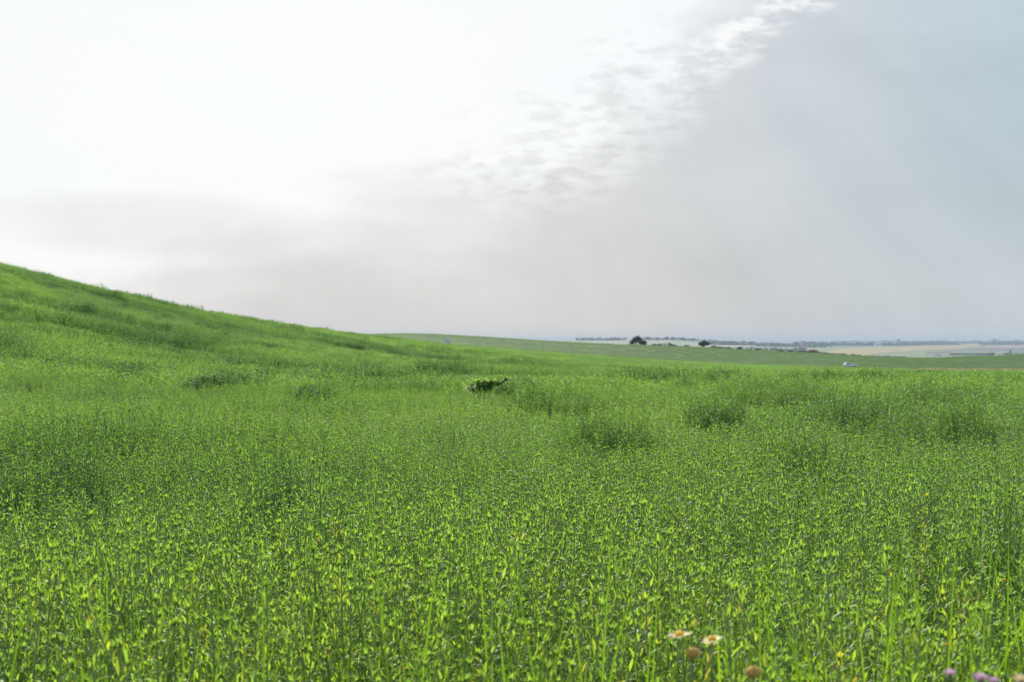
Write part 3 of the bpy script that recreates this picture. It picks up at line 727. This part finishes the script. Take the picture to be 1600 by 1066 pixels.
for q in range(3):
    mb = MB(); mb.box(((3.8 + 2.4 * q) * kk, -2.02 * kk, 5.0 * kk), (.9 * kk, .2, .8 * kk)); mb.build('window', M_win, silo, smooth=False)
def mast(px, Y, h, r_, label):
    o = tag(empty('mast', on_ground(px, Y)), label, 'mast', 'masts on the horizon')
    mb = MB(); mb.tube([(0, 0, 0), (0, 0, h)], [r_, r_ * .5], 6); mb.build('shaft', M_greyw, o)
    mb = MB(); mb.box((0, 0, h * .86), (r_ * 7, r_ * 1.4, r_ * 1.2)); mb.build('crossbar', M_greyw, o, smooth=False)
mast(1068, 4480, 21, .35, 'thin mast above the far ridge between the two crest trees'); mast(885, 4480, 9, .4, 'short mast at the left end of the far ridge'); mast(1532, 8000, 24, .6, 'thin mast on the right horizon')
mast(1385, 6100, 20, .7, 'left one of two thin masts left of the grey tower'); mast(1391, 6150, 20, .7, 'right one of two thin masts left of the grey tower')
HB = [(1253, 4300, 4, 20, 'narrow tall block above the straw field left corner'), (1257, 4320, 7, 15, 'broader shorter block right of the narrow tall block'), (1262, 4350, 8, 9, 'low block at the right of the pair of tall blocks'), (1368, 6000, 30, 11, 'long white building left of the grey tower'), (1377, 5900, 22, 13, 'white building next to the long white one'), (1370, 5600, 16, 9, 'lower white building in front of the long one'),
      (1450, 8200, 60, 13, 'long faint block right of the grey tower'), (1470, 8300, 40, 18, 'faint block right of the long faint one'), (1553, 8300, 26, 26, 'tallest faint block near the right edge'), (1561, 8350, 24, 18, 'faint block beside the tallest one'), (1569, 8300, 40, 12, 'low faint block right of the tallest pair'), (1588, 8200, 30, 20, 'faint block nearest the right edge'), (1595, 8250, 40, 13, 'low faint block at the right edge')]
for px, Y, w, h, lb in HB: house(px, Y, w, 14, h, 1, M_whitew if 'white' in lb else M_greyw, M_greyw, lb, 'building', G2, gable=False, nwin=3)

def tree_copy_set(pts, w, h, label, group, name='tree', n=140, size=1.6):
    random.seed(len(pts) + int(w * 10)); protos = []
    for q in range(3):
        if q < len(pts):
            px, Y, s = pts[q]; t_ = tag(empty(name, on_ground(px, Y) - Vector((0, 0, .3))), label, 'tree', group)
            mb = MB(); foliage(mb, [(-w * .15, 0, h * .5, w * .36, w * .36, h * .36), (w * .16, 0, h * .6, w * .34, w * .34, h * .36), (0, 0, h * .75, w * .25, w * .25, h * .25)], n, size, (-.35, .2), 1.4, .3); mb.build('crown', M_tree, t_)
            mb = MB(); mb.tube([(0, 0, -.5), (0, 0, h * .3), (0, 0, h * .55)], [w * .06, w * .05, w * .03], 5); mb.build('trunk', M_bark, t_)
            t_.scale = (s, s, s); protos.append(t_)
    for i, (px, Y, s) in enumerate(pts[3:]):
        c = copy_tree(protos[i % 3]); c.location = on_ground(px, Y) - Vector((0, 0, .3)); c.scale = (s * random.uniform(.9, 1.2), s, s); c.rotation_euler = (0, 0, random.uniform(0, 6))
rr = np.random.default_rng(77)
pts = [(p, 4500 + rr.uniform(-45, 45), rr.uniform(.7, 1.9)) for p in [904, 908, 913, 917, 921, 927, 932, 938, 941, 946, 950, 953, 957, 960, 963, 967, 972, 976]]
tree_copy_set(pts, 5.5, 5.0, 'hazy tree in the row along the far ridge left of the largest tree', 'ridge trees left of the largest tree')
pts = [(p, 4480 + rr.uniform(-45, 45), rr.uniform(.8, 2.2)) for p in [1009, 1012, 1016, 1020, 1026, 1030, 1035, 1040, 1043, 1049, 1050, 1054, 1058, 1061, 1064, 1067, 1070, 1077, 1080, 1083, 1087]]
tree_copy_set(pts, 5.5, 5.6, 'hazy tree in the row along the far ridge between the two crest trees', 'ridge trees between the crest trees')
pts = [(p, 4480 + rr.uniform(-70, 70), rr.uniform(.7, 1.5)) for p in [1107, 1115, 1118, 1120, 1124, 1131, 1138, 1146, 1151, 1160, 1160.5, 1168, 1175, 1181, 1188]]
tree_copy_set(pts, 5.5, 5.0, 'hazy tree in the row on the falling ridge right of the lone tree', 'ridge trees right of the lone tree')
oy = ray_plain(1520, 556.2)
pts = [(1484 + 2.65 * i, oy + rr.uniform(-6, 6), rr.uniform(.85, 1.05)) for i in range(26)]
tree_copy_set(pts, 3.2, 4.6, 'small grey green orchard tree in the even row on the plain', 'orchard trees on the plain', n=110, size=1.0)
pts = [(1546, oy + 60, 1.1), (1549, oy + 80, 1.2), (1552, oy + 60, 1.0), (1543, oy + 60, .9), (1571, oy + 60, 1.0), (1575, oy + 50, .9)]
tree_copy_set(pts, 4.5, 5.2, 'dark tree in the clump beside the white gabled house', 'dark trees by the white gabled house', n=130, size=1.1)
tree('tree', 1578.5, 0, ray_plain(1578, 555), [(0, 4.5, 2.2, 2.6), (0, 7, 1.4, 2)], 2, 'single taller dark tree right of the cream house on the plain', n=200, size=1.2)

def treeline(name, label, segs, h, n, seed, size, mat=M_tree):
    r = np.random.default_rng(seed); random.seed(seed); mb = MB()
    for (p0, ya, p1, yb, f) in segs:
        for i in range(int(n * f)):
            q = r.random(); px = p0 + (p1 - p0) * q; Y = ya + (yb - ya) * q + r.uniform(-60, 60); b = on_ground(px, Y)
            hh = h * (.55 + .8 * float(vnoise(px / 5., 0, seed)))
            mb.leaf((b.x, b.y, b.z + r.uniform(0, hh)), r.uniform(0, 6.28), R(r.uniform(-20, 70)), R(40), size, size * .5, 2, None, 0, r.uniform(-.35, .2), lambda t: math.sin(math.pi * (.15 + .8 * t)))
    return tag(mb.build(name, mat), label, 'woodland', kind='stuff')
treeline('far_woods', 'blue hazed woods stretching along the far plain', [(1262, 5600, 1365, 5700, 1), (1378, 5700, 1500, 6600, 1), (1240, 5200, 1300, 5600, .5)], 10, 2600, 61, 7)
treeline('scrubland', 'grey hazed scrub covering the plain below the falling ridge', [(1100, 3900, 1290, 4500, 1), (1110, 3000, 1260, 3300, .5), (1130, 4500, 1300, 4900, .7), (1000, 4550, 1130, 4550, .3), (900, 4560, 980, 4560, .25)], 6, 1500, 62, 6)
treeline('distant_trees', 'faint trees along the right horizon', [(1440, 8000, 1640, 8600, 1), (1300, 9000, 1500, 9300, .6), (1530, 6400, 1640, 6300, .4)], 11, 1800, 63, 9)

# ------------------------------------------------------------------ flowers in the foreground
M_petal = leaf_mat('white_petal', [(0, (.82, .6, .1)), (.4, (.85, .76, .34)), (1, (.86, .8, .48))], rough=.6, trans=.5, spec=.2, use_tint=False, warm=(1.1, 1.08, .7))
M_disc = plain_mat('yellow_disc', (.85, .5, .03), .8, .2, 300); M_seed = plain_mat('brown_seed_head', (.46, .33, .1), .9, .3, 250)
M_purple = leaf_mat('purple_floret', [(0, (.56, .34, .54)), (.5, (.66, .46, .64)), (1, (.76, .62, .74))], rough=.7, trans=.3, spec=.2, use_tint=False, warm=(1, .9, 1))
M_yel = leaf_mat('yellow_petal', [(0, (.7, .45, .02)), (1, (.8, .62, .05))], rough=.6, trans=.35, spec=.2, use_tint=False, warm=(1, .95, .7))
M_cream = leaf_mat('cream_petal', [(0, (.6, .5, .32)), (1, (.75, .68, .5))], rough=.7, trans=.3, spec=.2, use_tint=False, warm=(1, 1, .9))
M_fstem = plain_mat('flower_stem', (.12, .2, .06), .55, .2, 30); M_fleaf = leaf_mat('flower_leaf', GRASS_STOPS, use_tint=False)

def flower_base(name, px, py, Y, label, cat, group, lean=.05):
    hd = P(px, py, Y); x0 = hd.x + random.uniform(-lean, lean); y0 = hd.y + random.uniform(-lean, lean); b = Vector((x0, y0, gz(x0, y0)))
    o = tag(empty(name, b), label, cat, group); e = hd - b
    mb = MB(); mid = Vector((e.x * .25, e.y * .25, e.z * .55)); mb.tube([(0, 0, 0), tuple(mid), tuple(e * .92 + mid * .04), tuple(e)], [.004, .0034, .0026, .0022], 6); mb.build('stem', M_fstem, o)
    mb = MB()
    for i in range(7):
        q = .12 + .09 * i; p = mid * (q / .55) if q < .55 else mid + (e - mid) * ((q - .55) / .45)
        az = i * 2.4 + random.random(); mb.leaf(p, az, R(45), R(50), .09, .012, 5, .3, 0, random.uniform(-.2, .1))
    mb.build('leaf', M_fleaf, o); return o, e
def tilted(e, tx, ty): return Matrix.Translation(e) @ Matrix.Rotation(R(tx), 4, 'X') @ Matrix.Rotation(R(ty), 4, 'Y')
def xf(mb, M): mb.v = [tuple(M @ Vector(v)) for v in mb.v]
def daisy(px, py, Y, dia, tx, ty, label):
    o, e = flower_base('daisy', px, py, Y, label, 'flower', 'white and yellow daisies')
    M = tilted(e, tx, ty); mb = MB(); rd = dia * .2
    mb.ball((0, 0, .003), (rd, rd, rd * .6), 14, 8, 0, .06); xf(mb, M); hd = mb.build('flower_head', M_disc, o)
    for k in range(15):
        az = k * 2 * math.pi / 15 + random.uniform(-.06, .06); pm = MB()
        pm.leaf((rd * .8 * math.cos(az), rd * .8 * math.sin(az), 0), az, R(random.uniform(2, 16)), R(random.uniform(5, 30)), dia * .5 - rd * .7, dia * .085, 4, .15, 0, 0, lambda t: (.55 + .45 * math.sin(math.pi * min(1, .25 + .6 * t))) * (1 if t < .95 else .6))
        pm.a = [(-.4 if i < 3 else .3) for i in range(len(pm.v))]
        xf(pm, M); pm.build('petal', M_petal, hd)
random.seed(31)
daisy(1062, 993, 2.65, .046, -1, -9, 'left one of the two white daisies with yellow centres'); daisy(1113, 1000, 2.65, .041, 0, -14, 'right one of the two white daisies with yellow centres')
def seed_head(px, py, Y, r0, label):
    o, e = flower_base('seed_head', px, py, Y, label, 'flower', 'brown seed heads'); mb = MB()
    mb.ball(e, (r0, r0, r0 * .75), 14, 9, 0, .05); hd = mb.build('head', M_seed, o); mb = MB()
    for i in range(170):
        t = math.acos(random.uniform(-.3, 1)); p = random.uniform(0, 6.28); d = Vector((math.sin(t) * math.cos(p), math.sin(t) * math.sin(p), math.cos(t) * .75))
        mb.leaf(e + d * r0 * .95, p, R(90) - t, .2, r0 * .3, r0 * .07, 1, None)
    mb.build('scales', M_seed, hd)
seed_head(1082, 1021, 2.6, .0135, 'brown round seed head just below the daisies'); seed_head(1177, 1051, 2.6, .0142, 'brown round seed head at the bottom edge right of the daisies')
def thistle(px, py, Y, r0, a, label, fl=None):
    o, e = flower_base('thistle', px, py, Y, label, 'flower', 'thistles at the bottom right'); mb = MB()
    mb.ball(e - Vector((0, 0, r0 * .9)), (r0 * .85, r0 * .85, r0 * 1.05), 12, 8, 0, .05); bulb = mb.build('bulb', M_fstem, o); mb = MB()
    for i in range(60):
        z = random.uniform(-.8, .6); p = random.uniform(0, 6.28); q = math.sqrt(1 - z * z); mb.leaf(e + Vector((q * math.cos(p) * r0 * .84, q * math.sin(p) * r0 * .84, -r0 * .9 + z * r0)), p, R(35), -.4, r0 * .5, r0 * .1, 2, None, 0, random.uniform(-.1, .3))
    mb.build('spines', M_fleaf, bulb); mb = MB()
    for i in range(160):
        p = random.uniform(0, 6.28); q = math.sqrt(random.random()); mb.leaf(e + Vector((q * math.cos(p) * r0 * .45, q * math.sin(p) * r0 * .45, -r0 * .1)), p, R(90 - 48 * q), .25, r0 * random.uniform(.9, 1.2), r0 * .045, 3, None, 0, a + random.uniform(-.15, .15), lambda t: 1)
    mb.build('bloom', fl or M_purple, o)
thistle(1484, 1054, 2.35, .009, .5, 'pale lilac thistle, leftmost of the thistles'); thistle(1531, 1063, 2.3, .0115, .15, 'deepest purple thistle in the middle of the thistles'); thistle(1552, 1066, 2.3, .0085, .2, 'small purple thistle right of the deepest purple one')
thistle(1594, 1066, 2.3, .0125, .2, 'faded beige thistle in the bottom right corner', M_cream)
def small_flower(name, px, py, Y, dia, n, mat, label, group, heads=1):
    o, e = flower_base(name, px, py, Y, label, 'flower', group)
    for hd in range(heads):
        c = e + (Vector((0, 0, 0)) if hd == 0 else Vector((random.uniform(-1, 1), random.uniform(-1, 1), random.uniform(-.7, .2))) * dia * 1.1)
        mb = MB()
        if hd: mb.tube([tuple(e - Vector((0, 0, dia * 2))), tuple(c)], [.0015, .0012], 4, 1)
        for k in range(n):
            mb.leaf(c, k * 6.283 / n + random.random() * .3, R(random.uniform(5, 45)), R(20), dia * .55, dia * .16, 3, .1, 0, random.uniform(-.2, .3))
        mb.ball(c, (dia * .13,) * 3, 6, 5, 0); mb.build('bloom', [mat, M_fstem], o)
YF = [(1537, 877, 5.6, .02, 'yellow flower highest in the group at the right edge'), (1569, 906, 5.4, .024, 'largest yellow flower near the right edge'), (1500, 909, 5.4, .016, 'small yellow flower left of the largest one at the right'), (1530, 931, 5.2, .018, 'yellow flower below the group at the right edge'), (1556, 914, 5.3, .014, 'tiny yellow flower beside the largest one'),
      (1480, 1007, 4.0, .02, 'yellow flower above the lilac thistle'), (472, 1014, 4.2, .014, 'pale yellow flower left of centre near the bottom edge'), (511, 1014, 4.2, .016, 'pale yellow flower right of its twin near the bottom edge'), (1013, 983, 4.4, .016, 'yellow flower left of the daisies'), (635, 1045, 3.9, .016, 'yellow flower at the bottom edge left of centre'), (168, 1016, 4.1, .016, 'yellow flower near the bottom left corner')]
for px, py, Y, d, lb in YF: small_flower('yellow_flower', px, py, Y, d, 7, M_yel, lb, 'yellow flowers in the crop')
for px, py, lb in ((803, 737, 'leftmost of four pale cream flowers in the middle of the field'), (819, 745, 'lowest of four pale cream flowers in the middle of the field'), (834, 733, 'highest of four pale cream flowers in the middle of the field'), (840, 738, 'rightmost of four pale cream flowers in the middle of the field')):
    small_flower('cream_flower', px, py, inv_top(px, py) - .8, .035, 8, M_cream, lb, 'pale cream flowers', 3)

# ------------------------------------------------------------------ air
mb = MB(); mb.box((0, 6200, -7), (18600, 12900, 64))
hz = mb.build('haze', None if False else bpy.data.materials.new('haze_air'), smooth=False)
m = hz.data.materials[0]; m.use_nodes = True; m.node_tree.nodes.clear(); t = NT(m.node_tree)
pv = t.n.new('ShaderNodeVolumePrincipled'); pv.inputs['Color'].default_value = (.51, .63, .81, 1); pv.inputs['Density'].default_value = 1.15e-4; pv.inputs['Anisotropy'].default_value = .0
ou = t.n.new('ShaderNodeOutputMaterial'); t.l.new(pv.outputs[0], ou.inputs['Volume'])
tag(hz, 'thin haze that turns far things blue', 'haze', kind='stuff')

# ------------------------------------------------------------------ sky, sun, camera
sd = Vector((math.sin(R(SUN_AZ)) * math.cos(R(SUN_EL)), math.cos(R(SUN_AZ)) * math.cos(R(SUN_EL)), math.sin(R(SUN_EL))))
w = bpy.data.worlds.new('World'); scene.world = w; w.use_nodes = True; w.node_tree.nodes.clear(); t = NT(w.node_tree)
gen = t.n.new('ShaderNodeTexCoord').outputs['Generated']
sep = t.n.new('ShaderNodeSeparateXYZ'); t.l.new(gen, sep.inputs[0]); X, Yv_, Z = sep.outputs
az = t.math('MULTIPLY', t.math('ARCTAN2', X, Yv_), 57.29578); el = t.math('MULTIPLY', t.math('ARCSINE', Z), 57.29578)
dp = t.n.new('ShaderNodeVectorMath'); dp.operation = 'DOT_PRODUCT'; t.l.new(gen, dp.inputs[0]); dp.inputs[1].default_value = sd
th = t.math('MULTIPLY', t.math('ARCCOSINE', dp.outputs['Value']), 57.29578)
skyv = t.comb(t.math('MULTIPLY', az, .22), t.math('MULTIPLY', el, .5), 0.0)
big = t.noise(skyv, .55, 4, .5); cl = t.noise(t.comb(t.math('MULTIPLY', az, .42), t.math('MULTIPLY', el, 1.15), 3.7), 1.0, 8, .62, .4)
def ell(a0, e0, ra, re, slant=0.0, soft=(.2, 1.1)):
    a = t.math('SUBTRACT', az, a0); e = t.math('SUBTRACT', t.math('SUBTRACT', el, e0), t.math('MULTIPLY', a, slant))
    d = t.math('ADD', t.math('POWER', t.math('ABSOLUTE', t.math('DIVIDE', a, ra)), 2.0), t.math('POWER', t.math('ABSOLUTE', t.math('DIVIDE', e, re)), 2.0))
    return t.mrange(d, soft[0], soft[1], 1.0, 0.0)
def axpy(a, k, b): return t.math('MULTIPLY_ADD', a, k, b)
# glow of the veiled sun: brightness falls with the angle from it
the = axpy(t.math('SUBTRACT', big, .5), 7.0, th); the = axpy(t.math('SUBTRACT', cl, .5), 2.2, the)
the = t.math('ADD', the, t.mrange(az, -18., -7., -4.6, 0.0)); the = t.math('ADD', the, t.mrange(az, -1., 7., 0.0, 2.0))
S = lambda v: v
L = t.ramp(t.math('DIVIDE', the, 60.0), [(0, 1.0), (20.5 / 60, 1.02), (23.2 / 60, .96), (25.7 / 60, .80), (28 / 60, .68), (34 / 60, .60), (1, .58)])
# broken cloud sheet and the small clouds against the blue
m1 = t.math('MAXIMUM', ell(1.4, 8.3, 5.8, 3.4, .10, (0., 1.3)), t.math('MULTIPLY', ell(4.9, 10.2, 3.6, 3.2, .0, (0., 1.3)), 1.0))
m2 = t.math('MAXIMUM', ell(8.9, 11.7, 2.6, 1.3, .42, (0., 1.2)), ell(11.6, 13.3, 2.6, .9, .25, (0., 1.2)))
def vec(a, e, w): return t.comb(t.math('MULTIPLY', az, a), t.math('MULTIPLY', el, e), w)
fine = t.noise(vec(.75, 2.0, 8.3), 1.2, 9, .58, .25); lump = t.noise(vec(.5, .95, 2.1), .9, 3, .5, .1)
pf = t.math('ADD', t.math('MULTIPLY', fine, .6), t.math('MULTIPLY', lump, .4))
c1 = t.mrange(pf, .36, .6); c2 = t.mrange(pf, .41, .60)
L = axpy(t.math('MULTIPLY', m1, t.math('SUBTRACT', c1, .42)), .21, L)
L = axpy(t.math('MULTIPLY', m2, c2), .24, L)
L = axpy(ell(-14.4, 4.6, 7.5, 1.5, .0, (0., 1.2)), -.13, L); L = axpy(ell(-4.1, 6.1, 3.4, 1.2, .0, (0., 1.3)), -.07, L)
L = axpy(t.math('SUBTRACT', big, .5), -.10, L)
# shafts of light fanning out from the sun
fx = Vector((math.cos(R(SUN_AZ)), -math.sin(R(SUN_AZ)), 0)); fz = sd.cross(fx)
da = t.n.new('ShaderNodeVectorMath'); da.operation = 'DOT_PRODUCT'; t.l.new(gen, da.inputs[0]); da.inputs[1].default_value = fx
db = t.n.new('ShaderNodeVectorMath'); db.operation = 'DOT_PRODUCT'; t.l.new(gen, db.inputs[0]); db.inputs[1].default_value = fz
phi = t.math('ARCTAN2', da.outputs['Value'], db.outputs['Value'])
ray = t.noise(phi, 9.0, 3, .6, 0, '1D')
L = axpy(t.math('MULTIPLY', t.math('SUBTRACT', ray, .5), t.mrange(th, 22., 30.)), .09, L)
L = t.math('MINIMUM', L, .97)
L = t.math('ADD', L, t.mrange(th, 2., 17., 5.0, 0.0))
blue = t.math('ADD', t.mrange(az, 3., 15.5), t.math('MULTIPLY', t.math('SUBTRACT', big, .5), .5), clamp=True)
hue = t.mix(blue, (.968, .985, 1.0), (.895, .985, 1.055)); 
hue = t.mix(t.math('MULTIPLY', t.mrange(az, 12., 20.), t.mrange(el, -2., 9.)), hue, (.81, .955, 1.045))
hue = t.mix(t.math('MULTIPLY', m2, c2), hue, (1, 1, 1))
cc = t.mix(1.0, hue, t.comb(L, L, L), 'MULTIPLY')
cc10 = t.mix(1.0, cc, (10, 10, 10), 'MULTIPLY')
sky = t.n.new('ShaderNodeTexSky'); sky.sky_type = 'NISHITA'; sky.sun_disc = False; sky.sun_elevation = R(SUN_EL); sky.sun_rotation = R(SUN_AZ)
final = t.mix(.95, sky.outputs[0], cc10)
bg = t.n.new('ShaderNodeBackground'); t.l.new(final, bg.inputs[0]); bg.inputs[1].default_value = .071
ow = t.n.new('ShaderNodeOutputWorld'); t.l.new(bg.outputs[0], ow.inputs[0])

ld = bpy.data.lights.new('sun', 'SUN'); ld.energy = 5.0; ld.angle = R(1.0); ld.color = (1, .95, .86)
lo = bpy.data.objects.new('sun', ld); C.objects.link(lo); lo.location = (0, 0, 40)
lo.rotation_euler = sd.to_track_quat('Z', 'Y').to_euler()

cd = bpy.data.cameras.new('camera'); cam = bpy.data.objects.new('camera', cd); C.objects.link(cam); scene.camera = cam
cd.sensor_width = 36; cd.lens = 50; cd.clip_start = .05; cd.clip_end = 30000
cam.location = (0, 0, EYE); cam.rotation_euler = (R(90), 0, 0)
cd.dof.use_dof = True; cd.dof.focus_distance = 9.0; cd.dof.aperture_fstop = 5.6

vs_ = scene.view_settings; vs_.view_transform = 'Standard'; vs_.look = 'None'; vs_.exposure = 0.5; vs_.gamma = 1
cy = scene.cycles
cy.max_bounces = 8; cy.diffuse_bounces = 6; cy.glossy_bounces = 2; cy.transmission_bounces = 4; cy.transparent_max_bounces = 4; cy.volume_bounces = 0
cy.use_denoising = True; cy.sample_clamp_indirect = 6
